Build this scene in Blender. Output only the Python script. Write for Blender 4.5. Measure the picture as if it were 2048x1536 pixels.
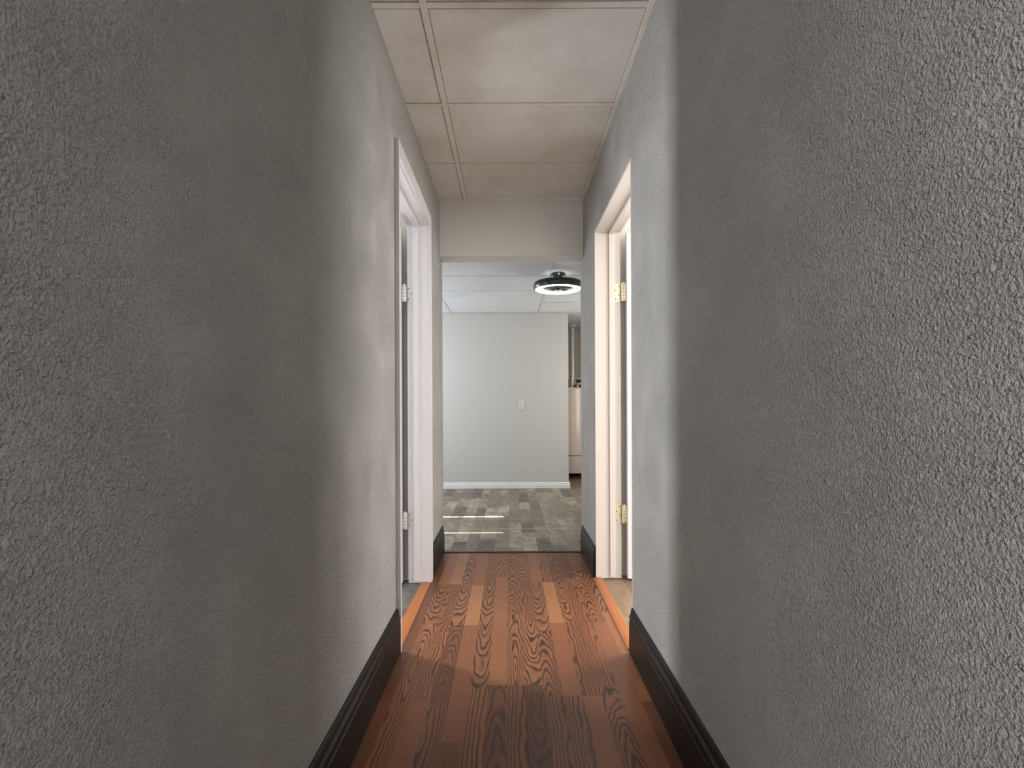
import bpy, bmesh, math, random
from mathutils import Vector, Matrix
random.seed(7)
S = bpy.context.scene
for o in list(bpy.data.objects): bpy.data.objects.remove(o, do_unlink=True)
C = S.collection
PI = math.pi

# ------------------------------------------------------------------ camera, world, lights, exposure
cam_d = bpy.data.cameras.new('camera'); cam = bpy.data.objects.new('camera', cam_d); C.objects.link(cam)
EYE = 1.054
cam.location = (0, 0, EYE); cam.rotation_euler = (PI/2, math.radians(0.25), 0)
cam_d.sensor_width = 36; cam_d.lens = 36*1028/2048
cam_d.shift_x = 5/2048; cam_d.shift_y = 40/2048
cam_d.clip_start = 0.02
S.camera = cam
S.view_settings.view_transform = 'Standard'; S.view_settings.look = 'None'
S.view_settings.gamma = 1; S.view_settings.use_curve_mapping = False
S.view_settings.exposure = 0.3

w = bpy.data.worlds.new('world'); S.world = w; w.use_nodes = True
w.node_tree.nodes['Background'].inputs[0].default_value = (0.62, 0.74, 1, 1)
w.node_tree.nodes['Background'].inputs[1].default_value = 0.5

def area(name, loc, d, sx, sy, power, col):
    l = bpy.data.lights.new(name, 'AREA'); l.shape = 'RECTANGLE'; l.size = sx; l.size_y = sy
    l.energy = power; l.color = col
    o = bpy.data.objects.new(name, l); C.objects.link(o); o.location = loc
    o.rotation_euler = Vector(d).to_track_quat('-Z', 'Y').to_euler()
    return o
# daylight from unseen windows around the corridor; several lights are added fill
area('daylight_side_room_west', (-2.06, 3.085, 1.30), (0, -1, 0), 0.46, 1.9, 118, (0.90, 0.94, 1.0))
area('daylight_side_room_east', (3.37, 1.25, 1.40), (-1, 0, 0), 1.3, 1.4, 52, (1.0, 0.97, 0.94))
area('fill_side_room_east_back', (2.37, 3.155, 1.30), (0, -1, 0), 1.70, 1.9, 125, (1.0, 0.975, 0.945))  # added fill: brightens the left corridor wall without hitting the jambs
area('fill_side_room_east_front', (1.85, .325, 1.35), (0, 1, 0), 1.4, 1.7, 6, (1.0, 0.975, 0.945))  # added fill, bounced off the open right-hand door
area('daylight_far_room', (-2.17, 5.70, 1.35), (1, 0, 0), 1.0, 1.3, 38, (0.80, 0.87, 1.0))
area('fill_far_room_near', (-1.40, 3.745, 1.30), (0, 1, 0), 0.9, 1.4, 8, (0.93, 0.96, 1.0))  # added fill to lift the near part of the far ceiling
area('fill_far_room_east', (1.87, 5.75, 1.30), (-1, 0, 0), 0.9, 1.1, 19, (1.0, 0.93, 0.84))  # added warm fill for the dark heater alcove
area('fill_behind_camera', (-.452, -1.30, 1.15), (1, 0, 0), 1.0, 1.3, 40, (0.92, 0.96, 1.0))  # added fill for the near right wall, set on a solid wall
area('fill_corridor_end', (0.02, -2.36, 1.30), (0, 1, 0), 0.7, 1.5, 2, (1.0, 0.98, 0.95))  # added weak fill along the corridor from behind the viewer
sl = bpy.data.lights.new('sun', 'SUN'); sl.energy = 30; sl.angle = math.radians(0.5); sl.color = (1, 0.95, 0.86)
so = bpy.data.objects.new('sun', sl); C.objects.link(so)
so.rotation_euler = Vector((2.25, 0, -2.04)).to_track_quat('-Z', 'Y').to_euler()

# ------------------------------------------------------------------ materials
def lin(c):
    f = lambda v: v/12.92 if v <= .04045 else ((v+.055)/1.055)**2.4
    return tuple(f(v/255) for v in c[:3]) + (1,)
class NT:
    def __init__(s, name):
        s.m = bpy.data.materials.new(name); s.m.use_nodes = True
        s.t = s.m.node_tree; s.b = s.t.nodes['Principled BSDF']
    def n(s, kind, **kw):
        nd = s.t.nodes.new(kind)
        for k, v in kw.items(): setattr(nd, k, v)
        return nd
    def l(s, a, b): s.t.links.new(a, b)
    def put(s, v, sock):
        if isinstance(v, (int, float)): sock.default_value = v
        else: s.l(v, sock)
    def math(s, op, a, b=0.0, c=None, clamp=False):
        nd = s.n('ShaderNodeMath', operation=op, use_clamp=clamp)
        s.put(a, nd.inputs[0]); s.put(b, nd.inputs[1])
        if c is not None: s.put(c, nd.inputs[2])
        return nd.outputs[0]
    def noise(s, vec, scale, detail=3, rough=.55):
        nd = s.n('ShaderNodeTexNoise'); nd.inputs['Scale'].default_value = scale
        nd.inputs['Detail'].default_value = detail; nd.inputs['Roughness'].default_value = rough
        if vec is not None: s.l(vec, nd.inputs['Vector'])
        return nd.outputs[0]
    def mapping(s, vec, scale=(1, 1, 1), loc=(0, 0, 0)):
        nd = s.n('ShaderNodeMapping'); nd.inputs['Scale'].default_value = scale; nd.inputs['Location'].default_value = loc
        s.l(vec, nd.inputs[0]); return nd.outputs[0]
    def ramp(s, fac, stops, interp='LINEAR'):
        nd = s.n('ShaderNodeValToRGB'); r = nd.color_ramp; r.interpolation = interp
        while len(r.elements) < len(stops): r.elements.new(.5)
        for e, (p, c) in zip(r.elements, stops):
            e.position = p; e.color = c if len(c) == 4 else tuple(c)+(1,)
        s.l(fac, nd.inputs[0]); return nd.outputs[0]
    def mix(s, fac, a, b, blend='MIX'):
        nd = s.n('ShaderNodeMix', data_type='RGBA', blend_type=blend)
        s.put(fac, nd.inputs[0])
        for v, k in ((a, 6), (b, 7)):
            if isinstance(v, tuple): nd.inputs[k].default_value = v
            else: s.l(v, nd.inputs[k])
        return nd.outputs[2]
    def bump(s, h, strength, dist, normal=None):
        nd = s.n('ShaderNodeBump'); nd.inputs['Strength'].default_value = strength; nd.inputs['Distance'].default_value = dist
        s.l(h, nd.inputs['Height'])
        if normal: s.l(normal, nd.inputs['Normal'])
        return nd.outputs[0]
    def set(s, color=None, rough=None, metal=None, normal=None, spec=None):
        B = s.b.inputs
        if color is not None:
            if isinstance(color, tuple): B['Base Color'].default_value = color
            else: s.l(color, B['Base Color'])
        if rough is not None: s.put(rough, B['Roughness'])
        if metal is not None: B['Metallic'].default_value = metal
        if spec is not None: B['Specular IOR Level'].default_value = spec
        if normal is not None: s.l(normal, B['Normal'])
        return s.m
    def geo(s): return s.n('ShaderNodeNewGeometry').outputs['Position']
    def obj(s): return s.n('ShaderNodeTexCoord').outputs['Object']
def plain(name, rgb, rough=.5, metal=0, mott=0.04, bump=0.0, bscale=60, spec=.5):
    t = NT(name); p = t.geo(); c = lin(rgb)
    f = t.noise(p, 9, 4)
    a = tuple(min(1, v*(1-mott)) for v in c[:3])+(1,); b = tuple(min(1, v*(1+mott)) for v in c[:3])+(1,)
    col = t.mix(f, a, b)
    nrm = t.bump(t.noise(p, bscale, 3), bump, .002) if bump else None
    return t.set(col, rough, metal, nrm, spec)

def textured_wall(name, rgb, strength=1.0):
    """rolled / knock-down drywall texture under eggshell paint"""
    t = NT(name); p = t.geo()
    warp = t.n('ShaderNodeTexNoise'); warp.inputs['Scale'].default_value = 60; warp.inputs['Detail'].default_value = 2
    t.l(p, warp.inputs['Vector'])
    wv = t.n('ShaderNodeVectorMath', operation='MULTIPLY_ADD'); t.l(warp.outputs['Color'], wv.inputs[0])
    wv.inputs[1].default_value = (.009, .009, .009); t.l(p, wv.inputs[2])
    v = t.n('ShaderNodeTexVoronoi', feature='SMOOTH_F1'); v.inputs['Scale'].default_value = 180; v.inputs['Smoothness'].default_value = .6
    t.l(wv.outputs[0], v.inputs['Vector'])
    blob = t.math('SUBTRACT', 1.0, v.outputs['Distance'])
    n1 = t.noise(wv.outputs[0], 270, 3, .6)
    worm = t.math('ABSOLUTE', t.math('SUBTRACT', t.noise(wv.outputs[0], 150, 2, .5), .5))
    h = t.math('MULTIPLY_ADD', blob, .45, t.math('MULTIPLY', n1, .8))
    h = t.math('MULTIPLY_ADD', worm, 1.3, h)
    amt = t.math('MULTIPLY_ADD', t.noise(p, 5, 2), 1.2, .35)
    nrm = t.bump(t.math('MULTIPLY', h, amt), strength, .0125)
    c = lin(rgb)
    speck = t.ramp(t.noise(p, 120, 2, .5), [(.26, (.35, .33, .30)), (.30, (1, 1, 1))])
    col = t.mix(t.noise(p, 2.2, 4), tuple(x*.95 for x in c[:3])+(1,), tuple(min(1, x*1.04) for x in c[:3])+(1,))
    col = t.mix(.35, col, speck, 'MULTIPLY')
    return t.set(col, .75, 0, nrm, .25)

def ceiling_mat(name, rgb, stain):
    t = NT(name); p = t.geo(); c = lin(rgb)
    st = lin(stain)
    f = t.ramp(t.noise(p, 2.6, 5, .6), [(.42, (0,)*3), (.78, (1,)*3)])
    col = t.mix(f, c, st)
    sp = t.ramp(t.noise(p, 38, 2, .5), [(.22, (.45, .42, .38)), (.25, (1, 1, 1))])
    col = t.mix(.5, col, sp, 'MULTIPLY')
    return t.set(col, .8, 0, t.bump(t.noise(p, 240, 3, .6), .35, .0012), .2)

def laminate():
    t = NT('laminate_oak')
    at = lambda n: t.n('ShaderNodeAttribute', attribute_name=n)
    co = at('g_co').outputs['Vector']; par = at('g_par').outputs['Vector']; ton = at('g_tone').outputs['Vector']
    sx = t.n('ShaderNodeSeparateXYZ'); t.l(co, sx.inputs[0])
    sp = t.n('ShaderNodeSeparateXYZ'); t.l(par, sp.inputs[0])
    st = t.n('ShaderNodeSeparateXYZ'); t.l(ton, st.inputs[0])
    x, y, seed = sx.outputs; depth, tilt, x0 = sp.outputs; tone, contrast, freq = st.outputs
    low = t.noise(t.mapping(co, (16, 5, 1)), 1.0, 2, .5)
    med = t.noise(t.mapping(co, (34, 10, 1), (3, 1, 0)), 1.0, 3, .55)
    # distance from a leaning pith: gives arched growth rings on the cut face
    dd = t.math('MULTIPLY_ADD', y, tilt, depth)
    dd = t.math('ADD', dd, t.math('MULTIPLY', t.math('SUBTRACT', low, .5), 0.030))
    xx = t.math('SUBTRACT', x, x0)
    xx = t.math('MULTIPLY_ADD', t.math('SUBTRACT', med, .5), .005, xx)
    r = t.math('SQRT', t.math('ADD', t.math('MULTIPLY', xx, xx), t.math('MULTIPLY', dd, dd)))
    ph = t.math('FRACT', t.math('MULTIPLY', r, freq))
    ring = t.ramp(ph, [(0, (1,)*3), (.12, (1,)*3), (.30, (.35,)*3), (.62, (0,)*3), (.88, (.1,)*3), (1, (1,)*3)])
    pores = t.noise(t.mapping(co, (520, 26, 1)), 1.0, 3, .6)
    fine = t.ramp(pores, [(.36, (1,)*3), (.6, (0,)*3)])
    base = t.ramp(tone, [(0, lin((92, 56, 39))), (.5, lin((142, 89, 58))), (1, lin((178, 122, 78)))])
    dark = lin((46, 23, 14))
    brk = t.ramp(t.noise(t.mapping(co, (60, 18, 1), (7, 2, 0)), 1.0, 3, .6), [(.2, (.6,)*3), (.5, (1,)*3)])
    f = t.math('MULTIPLY', t.math('MULTIPLY', ring, contrast), brk, clamp=True)
    col = t.mix(f, base, dark)
    col = t.mix(t.math('MULTIPLY', fine, .28), col, dark)
    h = t.math('MULTIPLY_ADD', f, -.6, t.math('MULTIPLY', pores, .5))
    rough = t.math('MULTIPLY_ADD', pores, .18, .26)
    return t.set(col, rough, 0, t.bump(h, .16, .0008), .32)

def vinyl(name, dk, lt):
    t = NT(name)
    at = lambda n: t.n('ShaderNodeAttribute', attribute_name=n)
    co = at('g_co').outputs['Vector']; ton = at('g_tone').outputs['Vector']
    st = t.n('ShaderNodeSeparateXYZ'); t.l(ton, st.inputs[0])
    n1 = t.noise(t.mapping(co, (16, 7, 1)), 1.0, 5, .62)
    n2 = t.noise(t.mapping(co, (150, 14, 1)), 1.0, 4, .6)
    n3 = t.noise(t.mapping(co, (30, 55, 1)), 1.0, 4, .7)
    f = t.math('MULTIPLY_ADD', t.math('SUBTRACT', n1, .5), 1.1, st.outputs[0])
    f = t.math('MULTIPLY_ADD', t.math('SUBTRACT', n2, .5), .45, f)
    f = t.math('MULTIPLY_ADD', t.math('SUBTRACT', n3, .5), .6, f, clamp=True)
    col = t.ramp(f, [(0, lin(dk)), (.55, lin(tuple((a+b)/2 for a, b in zip(dk, lt)))), (1, lin(lt))])
    warm = t.mix(.6, col, lin((150, 122, 92)), 'MIX')
    col = t.mix(t.math('MULTIPLY', st.outputs[1], .55), col, warm)
    return t.set(col, .42, 0, t.bump(n2, .12, .0008), .4)

def wood_plain(name, lt, dk):
    t = NT(name); p = t.geo()
    f = t.noise(t.mapping(p, (70, 4, 70)), 1.0, 4, .6)
    g = t.noise(t.mapping(p, (300, 12, 300)), 1.0, 3, .6)
    col = t.mix(f, lin(lt), lin(dk)); col = t.mix(t.math('MULTIPLY', g, .3), col, lin(dk))
    return t.set(col, .33, 0, t.bump(g, .1, .0006), .5)

def emissive(name, col, power):
    t = NT(name); t.set((.9, .9, .9, 1), .5)
    t.b.inputs['Emission Color'].default_value = col; t.b.inputs['Emission Strength'].default_value = power
    return t.m

M = {}
M['hall_wall'] = textured_wall('textured_wall_paint', (212, 209, 204), 1.0)
M['header'] = plain('smooth_wall_paint', (212, 209, 202), .6, 0, .03, .1, 140, .3)
M['white_wall'] = plain('side_room_paint', (216, 213, 206), .65, 0, .02, .06, 120, .3)
M['far_wall'] = plain('grey_green_paint', (190, 188, 181), .6, 0, .015, .05, 120, .3)
M['trim'] = plain('white_trim_paint', (220, 217, 219), .38, 0, .02, .06, 40)
M['cream_trim'] = plain('cream_trim_paint', (216, 206, 199), .4, 0, .03, .12, 50)
M['far_trim'] = plain('far_baseboard_paint', (222, 222, 216), .4, 0, .01)
M['black_base'] = plain('black_baseboard_paint', (10, 12, 11), .42, 0, .12, .05, 60, .28)
M['ceil'] = ceiling_mat('hall_ceiling_tile', (225, 221, 214), (204, 195, 182))
M['ceil_bar'] = ceiling_mat('hall_ceiling_grid', (228, 222, 212), (204, 192, 176))
M['ceil2'] = ceiling_mat('far_ceiling_tile', (206, 207, 206), (196, 196, 193))
M['deck'] = plain('dark_void', (18, 16, 15), .9, 0, .1)
M['laminate'] = laminate()
M['vinyl'] = vinyl('grey_vinyl_plank', (66, 60, 52), (184, 172, 152))
M['vinyl_dark'] = vinyl('slate_vinyl_plank', (62, 62, 62), (140, 138, 134))
M['vinyl_brown'] = vinyl('brown_vinyl_plank', (86, 70, 54), (164, 140, 114))
M['subfloor'] = plain('dark_subfloor', (44, 32, 26), .8, 0, .1)
M['threshold'] = wood_plain('orange_threshold_wood', (186, 118, 60), (148, 82, 38))
M['strip'] = plain('black_transition', (26, 24, 22), .5, 0, .1)
M['seam'] = plain('pale_floor_seam', (196, 190, 178), .35, 0, .05)
M['hinge_white'] = plain('painted_steel', (214, 213, 212), .35, .2, .03)
M['brass'] = plain('pale_brass', (226, 214, 184), .35, .6, .05)
M['dark_hole'] = plain('screw_hole', (60, 52, 40), .7)
M['fan_green'] = plain('black_green_enamel', (30, 44, 36), .22, 0, .05, 0, 60, .6)
M['glow'] = emissive('lit_diffuser', (1, .985, .97, 1), 7.5)
M['grille'] = plain('grey_grille', (120, 122, 118), .5, .2)
M['tank'] = plain('cream_tank_enamel', (232, 214, 200), .25, 0, .03)
M['tank_line'] = plain('tank_seam', (110, 96, 84), .4)
M['galv'] = plain('galvanised_steel', (196, 194, 190), .35, .4, .06)
M['copper'] = plain('pale_copper', (206, 170, 140), .35, .4)
M['panel'] = plain('beige_panel', (196, 188, 170), .6, 0, .04)
M['outlet'] = plain('outlet_plastic', (206, 204, 196), .4)
M['pane'] = plain('frosted_pane', (235, 240, 245), .3)

# ------------------------------------------------------------------ mesh helpers
def box(bm, x0, x1, y0, y1, z0, z1):
    v = [bm.verts.new(p) for p in ((x0,y0,z0),(x1,y0,z0),(x1,y1,z0),(x0,y1,z0),(x0,y0,z1),(x1,y0,z1),(x1,y1,z1),(x0,y1,z1))]
    for f in ((0,3,2,1),(4,5,6,7),(0,1,5,4),(1,2,6,5),(2,3,7,6),(3,0,4,7)): bm.faces.new([v[i] for i in f])
    return bm
def prism(bm, poly, axis, a0, a1):
    """poly: 2-D points; axis 'x': points are (y,z); 'y': (x,z); 'z': (x,y)"""
    def P(p, a): return {'x': (a, p[0], p[1]), 'y': (p[0], a, p[1]), 'z': (p[0], p[1], a)}[axis]
    A = [bm.verts.new(P(p, a0)) for p in poly]; B = [bm.verts.new(P(p, a1)) for p in poly]
    n = len(poly); bm.faces.new(A); bm.faces.new(B[::-1])
    for i in range(n): bm.faces.new((A[i], B[i], B[(i+1) % n], A[(i+1) % n]))
    bmesh.ops.recalc_face_normals(bm, faces=bm.faces[:]); return bm
def lathe(bm, prof, c=(0, 0, 0), seg=48, closed=False):
    rings = []
    for r, z in prof:
        rings.append([bm.verts.new((c[0]+r*math.cos(2*PI*i/seg), c[1]+r*math.sin(2*PI*i/seg), c[2]+z)) for i in range(seg)])
    pairs = list(zip(rings, rings[1:])) + ([(rings[-1], rings[0])] if closed else [])
    for a, b in pairs:
        for i in range(seg): bm.faces.new((a[i], a[(i+1) % seg], b[(i+1) % seg], b[i]))
    if not closed:
        bm.faces.new(rings[0]); bm.faces.new(rings[-1][::-1])
    bmesh.ops.recalc_face_normals(bm, faces=bm.faces[:]); return bm
def tube(bm, pts, r, seg=10):
    pts = [Vector(p) for p in pts]; rings = []
    for i, p in enumerate(pts):
        d = (pts[min(i+1, len(pts)-1)] - pts[max(i-1, 0)]).normalized()
        up = Vector((0, 0, 1)) if abs(d.z) < .9 else Vector((1, 0, 0))
        a = d.cross(up).normalized(); b = d.cross(a).normalized()
        rings.append([bm.verts.new(p + r*(a*math.cos(2*PI*k/seg) + b*math.sin(2*PI*k/seg))) for k in range(seg)])
    for a, b in zip(rings, rings[1:]):
        for k in range(seg): bm.faces.new((a[k], a[(k+1) % seg], b[(k+1) % seg], b[k]))
    bm.faces.new(rings[0]); bm.faces.new(rings[-1][::-1])
    bmesh.ops.recalc_face_normals(bm, faces=bm.faces[:]); return bm
def NB(): return bmesh.new()
def mk(name, bm, mat, parent=None, smooth=False, bevel=0.0):
    me = bpy.data.meshes.new(name); bm.to_mesh(me); bm.free()
    me.materials.append(M[mat] if isinstance(mat, str) else mat)
    if smooth:
        for p in me.polygons: p.use_smooth = True
    o = bpy.data.objects.new(name, me); C.objects.link(o)
    if smooth: me.set_sharp_from_angle(angle=math.radians(38))
    if bevel:
        md = o.modifiers.new('bevel', 'BEVEL'); md.width = bevel; md.segments = 2; md.limit_method = 'ANGLE'
    if parent: put(o, parent)
    return o
def put(o, parent):
    o.parent = parent; o.matrix_parent_inverse = Matrix.Translation(parent.location).inverted()
def tag(o, label, cat, kind=None, group=None):
    o['label'] = label; o['category'] = cat
    if kind: o['kind'] = kind
    if group: o['group'] = group
    return o
def thing(name, label, cat, loc, kind=None, group=None):
    o = bpy.data.objects.new(name, None); C.objects.link(o); o.location = loc; o.empty_display_size = .1
    return tag(o, label, cat, kind, group)
def bx(name, dims, mat, parent=None, bevel=0.0): return mk(name, box(NB(), *dims), mat, parent, False, bevel)

# ------------------------------------------------------------------ layout (metres; Y runs down the corridor)
XL, XR = -0.483, 0.518            # corridor wall faces
HC, HF = 2.466, 2.195             # corridor and far-room ceiling heights
YB, YH0, YH1 = -2.40, 3.558, 3.72 # back of corridor, header front and back
LO = (2.200, 3.03, 2.110)         # left door opening: near, far, head
RO = (2.185, 3.10, 2.085)         # right door opening
YW, YA = 6.41, 8.10               # far-room end wall, alcove back wall

# ------------------------------------------------------------------ walls
def wall_with_door(name, x0, x1, o, mat, label):
    y0, y1, h = o
    poly = [(YB, 0), (y0, 0), (y0, h), (y1, h), (y1, 0), (YH1, 0), (YH1, HC+.06), (YB, HC+.06)]
    return tag(mk(name, prism(NB(), poly, 'x', x0, x1), mat), label, 'wall', 'structure')
wall_with_door('wall_left', -.600, XL, (LO[0]-.018, LO[1]+.018, LO[2]+.018), 'hall_wall', 'rough textured grey-white corridor wall on the left, with the cased doorway')
wall_with_door('wall_right', XR, .672, (RO[0]-.012, RO[1]+.012, RO[2]+.012), 'hall_wall', 'textured grey-white corridor wall on the right, with the uncased doorway')
tag(bx('wall_header', (XL, XR, YH0, YH1, 2.0785, HC+.06), 'header', bevel=.004), 'smooth pale wall section above the opening at the corridor end', 'wall', 'structure')
tag(bx('wall_rear', (-.60, .672, YB-.1, YB, 0, HC+.06), 'white_wall'), 'wall closing the corridor behind the viewer', 'wall', 'structure')
def sw(name, dims, label, mat='white_wall'): return tag(bx(name, dims, mat), label, 'wall', 'structure')
# side rooms
sw('wall_west_room_back', (-3.40, -.60, 3.10, 3.30, 0, HC+.06), 'back wall of the room beyond the left doorway')
sw('wall_west_room_front', (-3.40, -.60, .30, .40, 0, HC+.06), 'front wall of the room beyond the left doorway')
sw('wall_west_room_side', (-3.50, -3.40, .30, 3.30, 0, HC+.06), 'outer wall of the room beyond the left doorway')
sw('wall_east_room_back', (.672, 3.40, 3.17, 3.37, 0, HC+.06), 'back wall of the room beyond the right doorway')
sw('wall_east_room_front', (.672, 3.40, .20, .30, 0, HC+.06), 'front wall of the room beyond the right doorway')
sw('wall_east_room_side', (3.40, 3.50, .20, 3.37, 0, HC+.06), 'outer wall of the room beyond the right doorway')
# far room
sw('wall_far', (-2.20, .735, YW, YW+.11, 0, HF+.06), 'smooth pale grey-green partition wall facing the corridor', 'far_wall')
sw('wall_far_room_near_left', (-2.20, -.60, YH1-.12, YH1, 0, HC+.06), 'near wall of the far room, left of the corridor opening')
sw('wall_far_room_near_right', (.672, 1.90, YH1-.12, YH1, 0, HC+.06), 'near wall of the far room, right of the corridor opening')
sw('wall_far_room_right', (1.90, 2.00, YH1-.12, YA+.1, 0, HF+.06), 'right-hand wall of the far room')
sw('wall_alcove_left', (-.40, -.30, YW+.11, YA, 0, HF+.06), 'left-hand wall of the water heater alcove')
sw('wall_alcove_back', (-.40, 1.90, YA, YA+.1, 0, HF+.06), 'beige back wall of the water heater alcove', 'panel')
# outer wall of the far room with a narrow side door standing in light gaps
gap0, gap1 = (4.205, 4.222), (4.787, 4.842)
poly = [(YH1-.12, 0), (gap0[0], 0), (gap0[0], 2.03), (gap1[1], 2.03), (gap1[1], 0), (YW+.11, 0), (YW+.11, HF+.06), (YH1-.12, HF+.06)]
tag(mk('wall_far_room_left', prism(NB(), poly, 'x', -2.30, -2.20), 'white_wall'), 'left-hand outer wall of the far room', 'wall', 'structure')
d3 = tag(bx('door_3', (-2.27, -2.23, gap0[1], gap1[0], .005, 2.03), 'trim'), 'narrow white outer door on the left of the far room', 'door', 'structure')
mk('door_handle', tube(NB(), [(-2.225, gap1[0]-.07, 1.0), (-2.18, gap1[0]-.07, 1.0), (-2.18, gap1[0]-.17, 1.0)], .009), 'brass', d3, True)
# windows behind the lights, all unseen; several are added for fill light
def window(name, x0, x1, y0, y1, z0, z1, label):
    t = thing(name, label, 'window', ((x0+x1)/2, (y0+y1)/2, z0), 'structure')
    ax = 'x' if (x1-x0) > (y1-y0) else 'y'
    bx('pane', (x0, x1, y0, y1, z0, z1), 'pane', t)
    f = .05
    for zz in ((z0-f, z0), (z1, z1+f)):
        bx('window_frame', (x0-(f if ax == 'x' else 0), x1+(f if ax == 'x' else 0), y0-(f if ax == 'y' else 0), y1+(f if ax == 'y' else 0), *zz), 'trim', t)
    for s in (0, 1):
        if ax == 'x': bx('window_frame', ((x0-f, x0), (x1, x1+f))[s] + (y0, y1, z0, z1), 'trim', t)
        else: bx('window_frame', (x0, x1) + ((y0-f, y0), (y1, y1+f))[s] + (z0, z1), 'trim', t)
window('window_1', -2.30, -1.82, 3.09, 3.10, .34, 2.26, 'tall narrow window of the left-hand room')
window('window_2', 3.38, 3.40, .58, 1.92, .68, 2.12, 'wide window of the right-hand room')
window('fill_window_6', 1.50, 3.24, 3.16, 3.17, .33, 2.27, 'wide window added for fill light in the back wall of the right-hand room')
window('fill_window_7', 1.13, 2.57, .30, .32, .48, 2.22, 'wide window added for fill light in the front wall of the right-hand room')
window('fill_window_8', -1.87, -.93, YH1, YH1+.015, .58, 2.02, 'window added for fill light in the near wall of the far room')
window('fill_window_9', -.35, .39, YB, YB+.02, .53, 2.07, 'window added for fill light at the corridor end behind the viewer')
window('window_3', -2.20, -2.18, 5.17, 6.23, .68, 2.02, 'window of the far room, left wall')
window('fill_window_4', XL, XL+.02, -1.82, -.78, .48, 1.82, 'window added for fill light on the solid left wall behind the viewer')
window('fill_window_5', 1.88, 1.90, 5.28, 6.22, .73, 1.87, 'window added for fill light in the far room, right wall')

# ------------------------------------------------------------------ ceilings
tag(mk('roof_deck', prism(NB(), [(-3.6, YB-.2), (3.6, YB-.2), (3.6, 8.3), (-2.32, 8.3), (-2.32, 3.45), (-3.6, 3.45)], 'z', HC+.06, HC+.12), 'deck'), 'dark deck above the ceilings', 'roof', 'structure')
ce = tag(bx('ceiling', (-.60, .672, YB, YH0, HC+.03, HC+.06), 'deck'), 'corridor ceiling of square stained off-white panels in a grid', 'ceiling', 'structure')
bar0, bar1, ang = -.312, -.286, .497
cross = [1.806+.607*k for k in range(-7, 3)]
edges = [YB] + cross + [YH0]
for i in range(len(edges)-1):
    a, b = edges[i], edges[i+1]
    a2 = a + (.026 if i else 0)
    for x0, x1 in ((XL, bar0-.003), (bar1+.002, ang-.002)):
        sag = random.uniform(0, .0025)
        o = bx('ceiling_panel', (x0, x1, a2+.0055, b-(.0040 if b < YH0 else 0), HC+.0025-sag, HC+.02), 'ceil', ce, .0015)
for c in cross:
    bx('cross_bar', (XL, bar0, c, c+.026, HC-.0015, HC+.012), 'ceil_bar', ce, .001)
    bx('cross_bar', (bar1, ang, c, c+.026, HC-.0015, HC+.012), 'ceil_bar', ce, .001)
bx('main_bar', (bar0, bar1, YB, YH0, HC-.004, HC+.014), 'ceil_bar', ce, .001)
bx('wall_bar', (ang, XR, YB, YH0, HC-.006, HC+.012), 'ceil_bar', ce, .001)
bx('wall_bar', (XL, XR, YH0-.02, YH0, HC-.005, HC+.012), 'ceil_bar', ce, .001)
cf = tag(bx('ceiling_far', (-2.20, 1.90, YH1, YA, HF+.03, HF+.06), 'deck'), 'low far room ceiling of pale panels with fine dark joints', 'ceiling', 'structure')
xs = [-2.20, -1.82, -.735, .362, 1.45, 1.90]
ys = [YH1, 3.97, 4.58, 5.19, 5.80, 6.41, 7.02, 7.56, YA]
for i in range(len(xs)-1):
    for j in range(len(ys)-1):
        if ys[j] >= 6.4 and xs[i+1] < .3: continue
        bx('ceiling_panel', (xs[i]+.012, xs[i+1]-.004, ys[j]+.002, ys[j+1]-.015, HF+random.uniform(0, .003), HF+.02), 'ceil2', cf, .001)
for x in xs[1:-1]: bx('main_bar', (x, x+.011, YH1, YA if x > 0 else YW, HF-.003, HF+.016), 'ceil2', cf)
tag(bx('ceiling_west_room', (-3.40, -.60, .40, 3.10, HC, HC+.05), 'white_wall'), 'ceiling of the left-hand room', 'ceiling', 'structure')
tag(bx('ceiling_east_room', (.672, 3.40, .30, 3.17, HC, HC+.05), 'white_wall'), 'ceiling of the right-hand room', 'ceiling', 'structure')

# ------------------------------------------------------------------ floors, board by board
def board(name, x0, x1, y0, y1, top, mat, parent, par=(0, 0, 0), tone=(.5, .5, 1), flip=False, gap=.0001):
    bm = NB(); b = .0003
    v0 = [bm.verts.new(p) for p in ((x0+gap, y0+gap, top-.008), (x1-gap, y0+gap, top-.008), (x1-gap, y1-gap, top-.008), (x0+gap, y1-gap, top-.008))]
    v1 = [bm.verts.new((p.co.x, p.co.y, top-b)) for p in v0]
    v2 = [bm.verts.new((p.co.x + (b if k in (0, 3) else -b), p.co.y + (b if k in (0, 1) else -b), top)) for k, p in enumerate(v0)]
    for A, B in ((v0, v1), (v1, v2)):
        for k in range(4): bm.faces.new((A[k], A[(k+1) % 4], B[(k+1) % 4], B[k]))
    bm.faces.new(v2)
    o = mk(name, bm, mat, parent); me = o.data
    cx, cy = (x0+x1)/2, (y0+y1)/2; sd = random.uniform(0, 60)
    a = me.attributes.new('g_co', 'FLOAT_VECTOR', 'POINT'); p_ = me.attributes.new('g_par', 'FLOAT_VECTOR', 'POINT'); t_ = me.attributes.new('g_tone', 'FLOAT_VECTOR', 'POINT')
    s = -1 if flip else 1
    for i, v in enumerate(me.vertices):
        a.data[i].vector = (v.co.x-cx, s*(v.co.y-cy), sd); p_.data[i].vector = par; t_.data[i].vector = tone
    return o
fl = tag(bx('floor', (-.60, .672, YB, 3.655, -.06, -.0075), 'subfloor'), 'corridor floor of narrow reddish-brown oak laminate strips', 'floor', 'structure')
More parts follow.
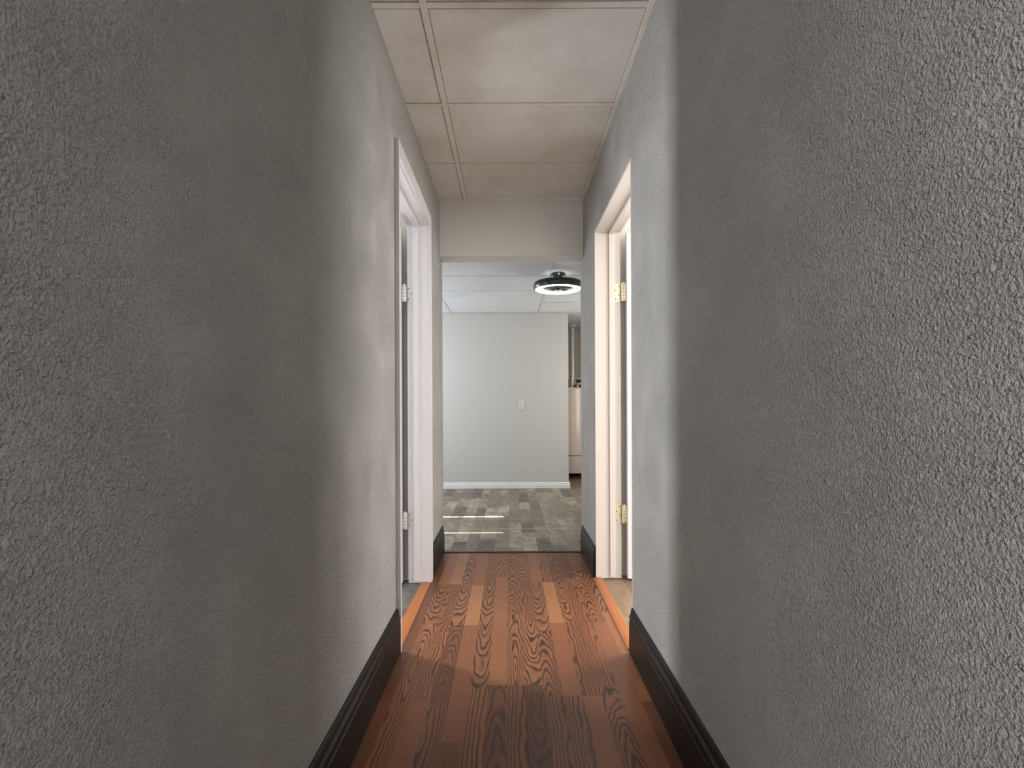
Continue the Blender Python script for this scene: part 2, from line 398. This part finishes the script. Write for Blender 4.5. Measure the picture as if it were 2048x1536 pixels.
strips = {
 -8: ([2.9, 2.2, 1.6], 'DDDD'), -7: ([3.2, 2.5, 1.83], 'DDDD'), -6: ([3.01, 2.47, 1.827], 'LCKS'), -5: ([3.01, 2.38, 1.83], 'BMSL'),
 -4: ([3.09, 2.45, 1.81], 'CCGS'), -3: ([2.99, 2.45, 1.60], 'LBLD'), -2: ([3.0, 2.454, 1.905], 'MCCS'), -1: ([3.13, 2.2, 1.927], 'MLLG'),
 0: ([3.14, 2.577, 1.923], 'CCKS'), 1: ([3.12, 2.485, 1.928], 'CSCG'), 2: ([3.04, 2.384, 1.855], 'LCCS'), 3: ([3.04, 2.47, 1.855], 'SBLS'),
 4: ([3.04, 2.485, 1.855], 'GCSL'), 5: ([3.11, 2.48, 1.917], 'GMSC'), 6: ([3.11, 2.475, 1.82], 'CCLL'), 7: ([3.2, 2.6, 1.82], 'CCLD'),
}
PITCH = .0682
def grain(kind, wd):
    R = random.uniform; sg = random.choice((-1, 1))
    # (pith depth, lean, sideways offset), (tone, contrast, rings per metre)
    if kind == 'C': return (R(.040, .055), sg*R(.08, .13), R(-.012, .012)), (R(.5, .68), .95, R(105, 140))
    if kind == 'K': return (R(.008, .016), sg*R(.06, .09), R(-.006, .006)), (R(.55, .75), .95, R(95, 125))
    if kind == 'G': return (R(.040, .055), sg*R(.07, .11), R(-.01, .01)), (R(.15, .3), .75, R(100, 130))
    if kind == 'S': return (R(.030, .045), sg*R(.006, .02), sg*R(.03, .05)), (R(.42, .62), .85, R(90, 120))
    if kind == 'M': return (R(.035, .05), sg*R(.03, .06), sg*R(.015, .04)), (R(.4, .55), .75, R(100, 130))
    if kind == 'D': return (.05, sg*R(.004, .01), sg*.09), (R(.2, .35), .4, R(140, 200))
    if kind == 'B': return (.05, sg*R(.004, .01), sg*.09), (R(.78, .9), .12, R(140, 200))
    return (.05, sg*R(.004, .01), sg*.09), (R(.5, .66), .2, R(140, 200))
for k, (cuts, kinds) in sorted(strips.items()):
    x0 = max(-.479, -.0155 + PITCH*k); x1 = min(.514, -.0155 + PITCH*(k+1))
    ends = [3.65] + cuts
    y = cuts[-1]
    while y > YB+.1:
        y = max(YB, y-random.uniform(.55, .75)); ends.append(y)
    for i in range(len(ends)-1):
        kd = kinds[i] if i < 4 else random.choice('CSLDGM')
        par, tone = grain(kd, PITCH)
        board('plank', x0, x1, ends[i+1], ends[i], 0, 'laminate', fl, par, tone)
# filler under the doorways between the walls
def vinyl_floor(name, x0, x1, y0, y1, label, mat, seed, width=.105, lens=(.28, .58), parts=None, base='subfloor', warm=0):
    random.seed(seed)
    f = tag(bx(name, (x0, x1, y0, y1, -.06, -.0085), base), label, 'floor', 'structure')
    px0, px1, py0, py1 = parts or (x0, x1, y0, y1)
    x = px0
    while x < px1-.01:
        xe = min(px1, x + width*random.choice((.85, 1, 1, 1.2)))
        y = py0 - random.uniform(0, lens[1])
        while y < py1-.01:
            ye = y + random.uniform(*lens)
            a, b = max(y, py0), min(ye, py1)
            if b-a > .015:
                board('plank', x, xe, a, b, -.001, mat, f, (0, 0, 0), (random.choice((.22, .34, .45, .5, .58, .7)), warm+max(0, random.uniform(-.6, .6))*(1 if x > .3 else .5), 0), gap=.0003)
            y = ye
        x = xe
    return f
vinyl_floor('floor_far', -2.30, 1.95, 3.655, YA, 'far room floor of weathered grey-brown vinyl planks', 'vinyl', 11, .105, (.3, .62), (-1.0, 1.35, 3.662, 6.40))
vf = bpy.data.objects['floor_far']
random.seed(3)
for i in range(6):
    y = YW
    while y < 7.9:
        ye = y + random.uniform(.4, .7)
        board('plank', .74+.13*i, .87+.13*i, y, min(ye, YA), -.001, 'vinyl_brown', vf, (0, 0, 0), (random.uniform(.2, .6), .8, 0)); y = ye
vinyl_floor('floor_west', -3.40, -.478, .40, 3.10, 'slate grey vinyl plank floor beyond the left doorway', 'vinyl_dark', 5, .15, (.4, .7), (-1.2, -.505, 2.0, 3.1), 'vinyl_dark')
vinyl_floor('floor_east', .512, 3.40, .30, 3.17, 'brown vinyl plank floor beyond the right doorway', 'vinyl_brown', 6, .16, (.5, .9), (.535, 1.2, 2.0, 3.17), 'vinyl_brown', .4)
random.seed(21)
# pale sealed seams lying across the far floor and the dark strip at its edge
for yy, nm in ((4.333, 'near'), (4.71, 'far')):
    tag(bx('trim_%d' % (3 if nm == 'near' else 4), (-.75, 1.0, yy, yy+.007, -.001, .0006), 'seam'),
        'thin pale seam across the grey planks, the %s of two' % ('one nearer the corridor' if nm == 'near' else 'one nearer the far wall'), 'floor seam', 'structure')
tag(mk('trim_5', prism(NB(), [(3.640, -.004), (3.640, .003), (3.645, .006), (3.660, .006), (3.666, .001), (3.666, -.004)], 'x', XL+.018, XR-.018), 'strip'),
    'black transition strip where laminate meets grey planks', 'transition strip', 'structure')
# orange thresholds
def threshold(name, xa, xb, y0, y1, label):
    s = 1 if xb > xa else -1
    pr = [(xa, -.006), (xa, .003), (xa+s*.004, .007), (xa+s*.018, .0095), (xb-s*.008, .0085), (xb, .001), (xb, -.006)]
    tag(mk(name, prism(NB(), pr, 'y', y0, y1), 'threshold', None), label, 'threshold', 'structure')
threshold('trim_1', -.470, -.531, LO[0]-.01, LO[1], 'orange varnished wood threshold in the left doorway')
threshold('trim_2', .500, .556, RO[0]+.01, RO[1]-.006, 'orange varnished wood threshold in the right doorway')

# ------------------------------------------------------------------ baseboards
PROF = [(0, .001), (.0172, .001), (.0172, .128), (.0150, .131), (.0140, .146), (.0165, .149), (.0165, .157), (.0135, .160), (.0105, .166), (.0095, .178), (.0065, .188), (.003, .1905), (0, .1905)]
def baseboard(name, xw, sgn, y0, y1, label):
    bm = prism(NB(), [(xw + sgn*a, b) for a, b in PROF], 'y', y0, y1)
    o = tag(mk(name, bm, 'black_base', None, False, .0008), label, 'baseboard', 'structure'); return o
baseboard('baseboard_left', XL, 1, YB, LO[0]-.0225, 'tall glossy black baseboard along the near left wall')
baseboard('baseboard_right', XR, -1, YB, RO[0]-.012, 'tall glossy black baseboard along the near right wall')
baseboard('baseboard_far_left', XL, 1, LO[1]+.07, 3.655, 'short black baseboard past the left doorway')
baseboard('baseboard_far_right', XR, -1, RO[1]+.012, 3.655, 'short black baseboard past the right doorway')
fb = [(YW, .001), (YW-.016, .001), (YW-.016, .048), (YW-.013, .052), (YW-.012, .056), (YW-.012, .070), (YW-.008, .076), (YW, .078)]
tag(mk('baseboard_far_wall', prism(NB(), fb, 'x', -2.20, .751), 'far_trim', None, False, .001), 'white stepped baseboard under the grey-green partition wall', 'baseboard', 'structure')
fb2 = [(.735 + (YW-a), b) for a, b in fb]
tag(mk('baseboard_far_end', prism(NB(), fb2, 'y', YW, YW+.11), 'far_trim'), 'white baseboard return round the partition wall end', 'baseboard', 'structure')
# dark baseboard end of the far room seen low on the left
bm = prism(NB(), [(YH1+a, b) for a, b in PROF], 'x', -2.18, XL)
tag(mk('baseboard_far_room_left', bm, 'black_base', None, False, .0008), 'black baseboard in the far room, left of the corridor opening', 'baseboard', 'structure')

# ------------------------------------------------------------------ left door frame and door
t = thing('trim_6', 'white painted door frame with flat casing in the left corridor wall', 'door frame', (XL, LO[0], 0), 'structure')
cw, ct = .075, .019
bx('casing', (XL, XL+ct, LO[0]-.022, LO[0]-.003, .002, LO[2]+cw), 'trim', t, .0012)
bx('casing', (XL, XL+ct, LO[1]+.004, LO[1]+cw-.01, .002, LO[2]+.003), 'trim', t, .0012)
bx('casing', (XL, XL+ct-.001, LO[0]-.004, LO[1]+cw-.01, LO[2]+.004, LO[2]+cw), 'trim', t, .0012)
bx('jamb', (-.600, XL+.002, LO[0]-.018, LO[0], 0, LO[2]+.018), 'trim', t, .001)
bx('jamb', (-.600, XL+.002, LO[1], LO[1]+.018, .001, LO[2]+.018), 'trim', t, .001)
bx('head_jamb', (-.600, XL+.002, LO[0], LO[1], LO[2], LO[2]+.018), 'trim', t, .001)
def stop(x0, x1, o, zb, par, mat, th=.012):
    s = lambda d: None
    bx('door_stop', (x0, x1, o[0], o[0]+th, zb, o[2]), mat, par, .002)
    bx('door_stop', (x0, x1, o[1]-th, o[1], zb, o[2]), mat, par, .002)
    bx('door_stop', (x0, x1, o[0]+th, o[1]-th, o[2]-th, o[2]), mat, par, .002)
stop(-.566, -.530, LO, .012, t, 'trim')
bx('stop_bead', (-.530, -.524, LO[1]-.006, LO[1], .012, LO[2]-.006), 'trim', t, .002)
bx('casing', (-.619, -.600, LO[0]-.07, LO[0]-.004, .002, LO[2]+.06), 'trim', t, .0012)

def hinge(parent, xk, yk, zc, hgt, sgn, leafw, jamb_y, mat, nscrew, xj):
    """barrel at (xk,yk); one leaf screwed to the jamb face, one on the door edge"""
    h = mk('hinge', lathe(NB(), [(.0062, -hgt/2), (.0066, -hgt/2+.002), (.0066, hgt/2-.002), (.0062, hgt/2)], (xk, yk, zc), 14), mat, parent, True)
    x0, x1 = sorted((xj, xj - sgn*leafw)); r = .007
    pts = []
    for cx, cz, a0 in ((x1-r, zc+hgt/2-r, 0), (x0+r, zc+hgt/2-r, 90), (x0+r, zc-hgt/2+r, 180), (x1-r, zc-hgt/2+r, 270)):
        for q in range(4):
            a = math.radians(a0 + 30*q); pts.append((cx + r*math.cos(a), cz + r*math.sin(a)))
    mk('leaf', prism(NB(), pts, 'y', jamb_y-.0022, jamb_y+.001), mat, h)
    for i in range(nscrew):
        z = zc - hgt/2 + hgt*(i+.5)/nscrew; x = (x0+x1)/2 + (.25 if i % 2 else -.25)*leafw
        b = NB(); bmesh.ops.create_cone(b, segments=10, radius1=.0036, radius2=.0030, depth=.0012, cap_ends=True, matrix=Matrix.Translation((x, jamb_y-.0026, z)) @ Matrix.Rotation(PI/2, 4, 'X'))
        mk('screw', b, 'dark_hole', h)
    # web from barrel to jamb leaf and the leaf on the door edge
    xa, xb = sorted((xj, xk)); bx('leaf', (xa, xb, min(yk, jamb_y)-.001, min(yk, jamb_y)+.0015, zc-hgt/2, zc+hgt/2), mat, h)
    xd = xk + sgn*.0145
    bx('leaf', (min(xk, xd), max(xk, xd), yk-.0015, yk+.001, zc-hgt/2+.003, zc+hgt/2-.003), mat, h)
    for i in range(5):
        b = lathe(NB(), [(.0071, -.001), (.0071, .001)], (xk, yk, zc - hgt/2 + hgt*(i+.5)/5), 14); mk('knuckle_joint', b, 'dark_hole', h)
    b = lathe(NB(), [(.004, 0), (.005, .003), (.002, .007)], (xk, yk, zc+hgt/2), 10); mk('pin', b, mat, h, True)
def door_slab(name, xa, xb, y0, y1, ztop, label, mat):
    """xa hinge side, xb free side; flush slab with two raised panels and a lever"""
    d = thing(name, label, 'door', (xa, y0, .012), 'structure')
    x0, x1 = sorted((xa, xb)); wd = x1-x0
    bx('slab', (x0, x1, y0, y1, .012, ztop), mat, d, .0015)
    for z0, z1 in ((.22, .92), (1.06, ztop-.16)):
        for ya, yb in ((y0-.004, y0), (y1, y1+.004)):
            bx('panel', (x0+.12, x1-.12, ya, yb, z0, z1), mat, d, .003)
    hx = xb + (.07 if xb < xa else -.07)
    for yy, s in ((y0, -1), (y1, 1)):
        bm = NB(); tube(bm, [(hx, yy, .98), (hx, yy+s*.03, .98), (hx, yy+s*.045, .98)], .012)
        k = mk('door_knob', bm, 'brass', d, True)
        b = NB(); bmesh.ops.create_uvsphere(b, u_segments=16, v_segments=10, radius=.027, matrix=Matrix.Translation((hx, yy+s*.055, .98)))
        mk('knob', b, 'brass', k, True)
    return d
d1 = door_slab('door_1', -.631, -1.375, 2.988, 3.023, 2.09, 'white door standing open inside the left doorway, seen edge-on', 'trim')
for z in (1.705, .372): hinge(d1, -.615, 3.008, z, .098, -1, .032, LO[1], 'hinge_white', 3, -.6005)
d2 = door_slab('door_2', .700, 1.47, 3.056, 3.091, 2.068, 'white door standing open inside the right doorway, seen edge-on', 'trim')
for z in (1.722, .392): hinge(d2, .686, 3.076, z, .108, 1, .040, RO[1]-.001, 'brass', 4, .6725)
# right frame: plain lining without casing
t = thing('trim_7', 'cream painted door lining without casing in the right corridor wall', 'door frame', (XR, RO[0], 0), 'structure')
bx('jamb', (XR-.0005, .6725, RO[0]-.012, RO[0], .001, RO[2]+.012), 'cream_trim', t, .0015)
bx('jamb', (XR-.0005, .6725, RO[1], RO[1]+.012, .001, RO[2]+.012), 'cream_trim', t, .0015)
bx('head_jamb', (XR-.0005, .6725, RO[0], RO[1], RO[2], RO[2]+.012), 'cream_trim', t, .0015)
stop(.601, .629, RO, .010, t, 'cream_trim', .013)
bx('stop_bead', (.629, .6355, RO[1]-.006, RO[1], .006, RO[2]-.006), 'cream_trim', t, .002)

# ------------------------------------------------------------------ ring ceiling light
LX, LY = .43, 4.50
t = thing('ceiling_light', 'dark green ring-shaped fan light with glowing white underside on the far ceiling', 'ceiling light', (LX, LY, HF))
zb = 2.054
mk('canopy', lathe(NB(), [(.060, HF), (.065, HF-.006), (.065, HF-.030), (.058, HF-.038), (.040, HF-.042), (.040, zb+.060), (.02, zb+.055)], (LX, LY, 0), 40), 'fan_green', t, True)
outer = [(.196, zb+.062), (.206, zb+.060), (.213, zb+.052), (.2165, zb+.038), (.216, zb+.022), (.212, zb+.008), (.205, zb-.001), (.201, zb), (.199, zb+.004), (.196, zb+.02)]
mk('ring', lathe(NB(), outer + [(.14, zb+.05), (.13, zb+.054), (.13, zb+.062)], (LX, LY, 0), 64, True), 'fan_green', t, True)
mk('diffuser', lathe(NB(), [(.2005, zb+.003), (.198, zb-.001), (.185, zb-.003), (.155, zb-.001), (.142, zb+.003), (.138, zb+.008), (.138, zb+.018), (.150, zb+.022), (.196, zb+.016)], (LX, LY, 0), 64, True), 'glow', t, True)
g = mk('grille', lathe(NB(), [(.141, zb+.012), (.141, zb+.016), (.03, zb+.016), (.03, zb+.012)], (LX, LY, 0), 48, True), 'grille', t)
for i in range(5):
    a = 2*PI*i/5 + .3
    bm = NB(); pts = []
    for q in range(6):
        r = .032 + .09*q/5; aa = a + .25*q/5
        pts.append((r, aa))
    L = [bm.verts.new((LX+r*math.cos(x), LY+r*math.sin(x), zb+.011)) for r, x in pts]
    R_ = [bm.verts.new((LX+r*math.cos(x+.5), LY+r*math.sin(x+.5), zb+.006)) for r, x in pts]
    for q in range(5): bm.faces.new((L[q], L[q+1], R_[q+1], R_[q]))
    bmesh.ops.solidify(bm, geom=bm.faces[:], thickness=.002)
    mk('fan_blade', bm, 'grille', t, True)
mk('hub', lathe(NB(), [(.030, zb+.050), (.032, zb+.040), (.030, zb+.006), (.022, zb-.002), (.006, zb-.004), (.006, zb-.008), (.009, zb-.010), (.009, zb-.016), (.004, zb-.018)], (LX, LY, 0), 32), 'fan_green', t, True)
bx('screw', (LX-.006, LX+.006, LY-.0675, LY-.063, HF-.026, HF-.010), 'trim', t)

# ------------------------------------------------------------------ electrical outlet on the far wall
ox, oz = .147, 1.035
t = thing('outlet', 'small off-white electrical outlet on the grey-green partition wall', 'outlet', (ox, YW, oz-.057))
bx('cover_plate', (ox-.036, ox+.036, YW-.006, YW, oz-.057, oz+.057), 'outlet', t, .002)
for dz in (-.021, .021):
    r = mk('receptacle', prism(NB(), [(ox+.016*math.cos(a)*(1 if abs(math.sin(a)) > .5 else 1.05), oz+dz+.0145*math.sin(a)) for a in [2*PI*i/16 for i in range(16)]], 'y', YW-.0085, YW-.005), 'outlet', t)
    for dx in (-.006, .006): bx('slot', (ox+dx-.0014, ox+dx+.0014, YW-.0089, YW-.008, oz+dz-.002, oz+dz+.008), 'dark_hole', r)
    bx('slot', (ox-.003, ox+.003, YW-.0089, YW-.008, oz+dz-.011, oz+dz-.006), 'dark_hole', r)

# ------------------------------------------------------------------ water heater in the alcove
HX, HY = .918, 7.50
t = thing('water_heater', 'tall cream cylindrical water heater in the alcove behind the partition', 'water heater', (HX, HY, 0))
mk('tank', lathe(NB(), [(.222, .064), (.232, .068), (.235, .076), (.235, .310), (.235, .326), (.235, 1.262), (.230, 1.278), (.215, 1.287), (.05, 1.290)], (HX, HY, 0), 64), 'tank', t, True)
for z, r, m in ((.318, .2365, 'tank_line'), (1.238, .2375, 'galv')):
    mk('band', lathe(NB(), [(r-.006, z-.006), (r, z-.005), (r, z+.005), (r-.006, z+.006)], (HX, HY, 0), 64), m, t, True)
mk('base_pan', lathe(NB(), [(.225, .001), (.25, .004), (.252, .035), (.246, .035), (.244, .010), (.02, .010)], (HX, HY, 0), 48), 'strip', t, True)
for i in range(3):
    a = 2*PI*i/3 - PI/2 + .5
    mk('leg', lathe(NB(), [(.02, .008), (.016, .066)], (HX+.19*math.cos(a), HY+.19*math.sin(a), 0), 12), 'strip', t, True)
mk('draft_hood', lathe(NB(), [(.085, 1.325), (.088, 1.330), (.046, 1.395), (.043, 1.42)], (HX, HY, 0), 32), 'galv', t, True)
for i in range(3):
    a = 2*PI*i/3; tube_pts = [(HX+.075*math.cos(a), HY+.075*math.sin(a), 1.285), (HX+.075*math.cos(a), HY+.075*math.sin(a), 1.335)]
    mk('hood_leg', tube(NB(), tube_pts, .005), 'galv', t)
for dx, dy, up in ((-.02, -.16, .14), (.055, -.15, .035)):
    p = mk('pipe', tube(NB(), [(HX+dx, HY+dy, 1.28), (HX+dx, HY+dy, 1.28+up)], .013), 'tank', t, True)
    mk('fitting', lathe(NB(), [(.018, 1.30), (.019, 1.303), (.019, 1.322), (.018, 1.325)], (HX+dx, HY+dy, 0), 12), 'copper', p, True)
arc = [(HX-.02-.04*(1-math.cos(a)), HY-.16, 1.41+.075*math.sin(a)) for a in [PI*i/10 for i in range(11)]] + [(HX-.10, HY-.16, 1.30)]
mk('flexible_pipe', tube(NB(), arc, .009), 'copper', t, True)
mk('elbow', tube(NB(), [(HX+.055, HY-.15, 1.31), (HX+.062, HY-.15, 1.335), (HX+.085, HY-.15, 1.342), (HX+.13, HY-.14, 1.342)], .013), 'tank', t, True)
v = thing('vent_pipe', 'pale round vent pipe rising from the water heater to the ceiling', 'pipe', (HX, HY, 1.40))
mk('pipe', lathe(NB(), [(.041, 1.422), (.041, HF-.02)], (HX, HY, 0), 32), 'galv', v, True)
mk('collar', lathe(NB(), [(.046, HF-.040), (.060, HF-.036), (.110, HF-.016), (.112, HF-.004), (.06, HF-.003)], (HX, HY, 0), 40), 'galv', v, True)
# back of the alcove: dark boarding under a pale ledge
tag(bx('trim_8', (.45, 1.90, YA-.03, YA, .001, 1.435), 'strip'), 'dark boarding on the alcove wall behind the water heater', 'wall panel', 'structure')
tag(bx('trim_9', (.45, 1.90, YA-.045, YA, 1.435, 1.455), 'far_trim'), 'pale ledge above the dark boarding behind the water heater', 'ledge', 'structure')
for i, x in enumerate((.60, .985, 1.10)):
    tag(bx('trim_%d' % (10+i), (x, x+.018, YA-.012, YA, 1.455, HF), 'panel'),
        ('vertical batten hidden left of the vent pipe', 'thin beige batten just right of the vent pipe', 'thin beige batten further right of the vent pipe')[i], 'batten', 'structure')
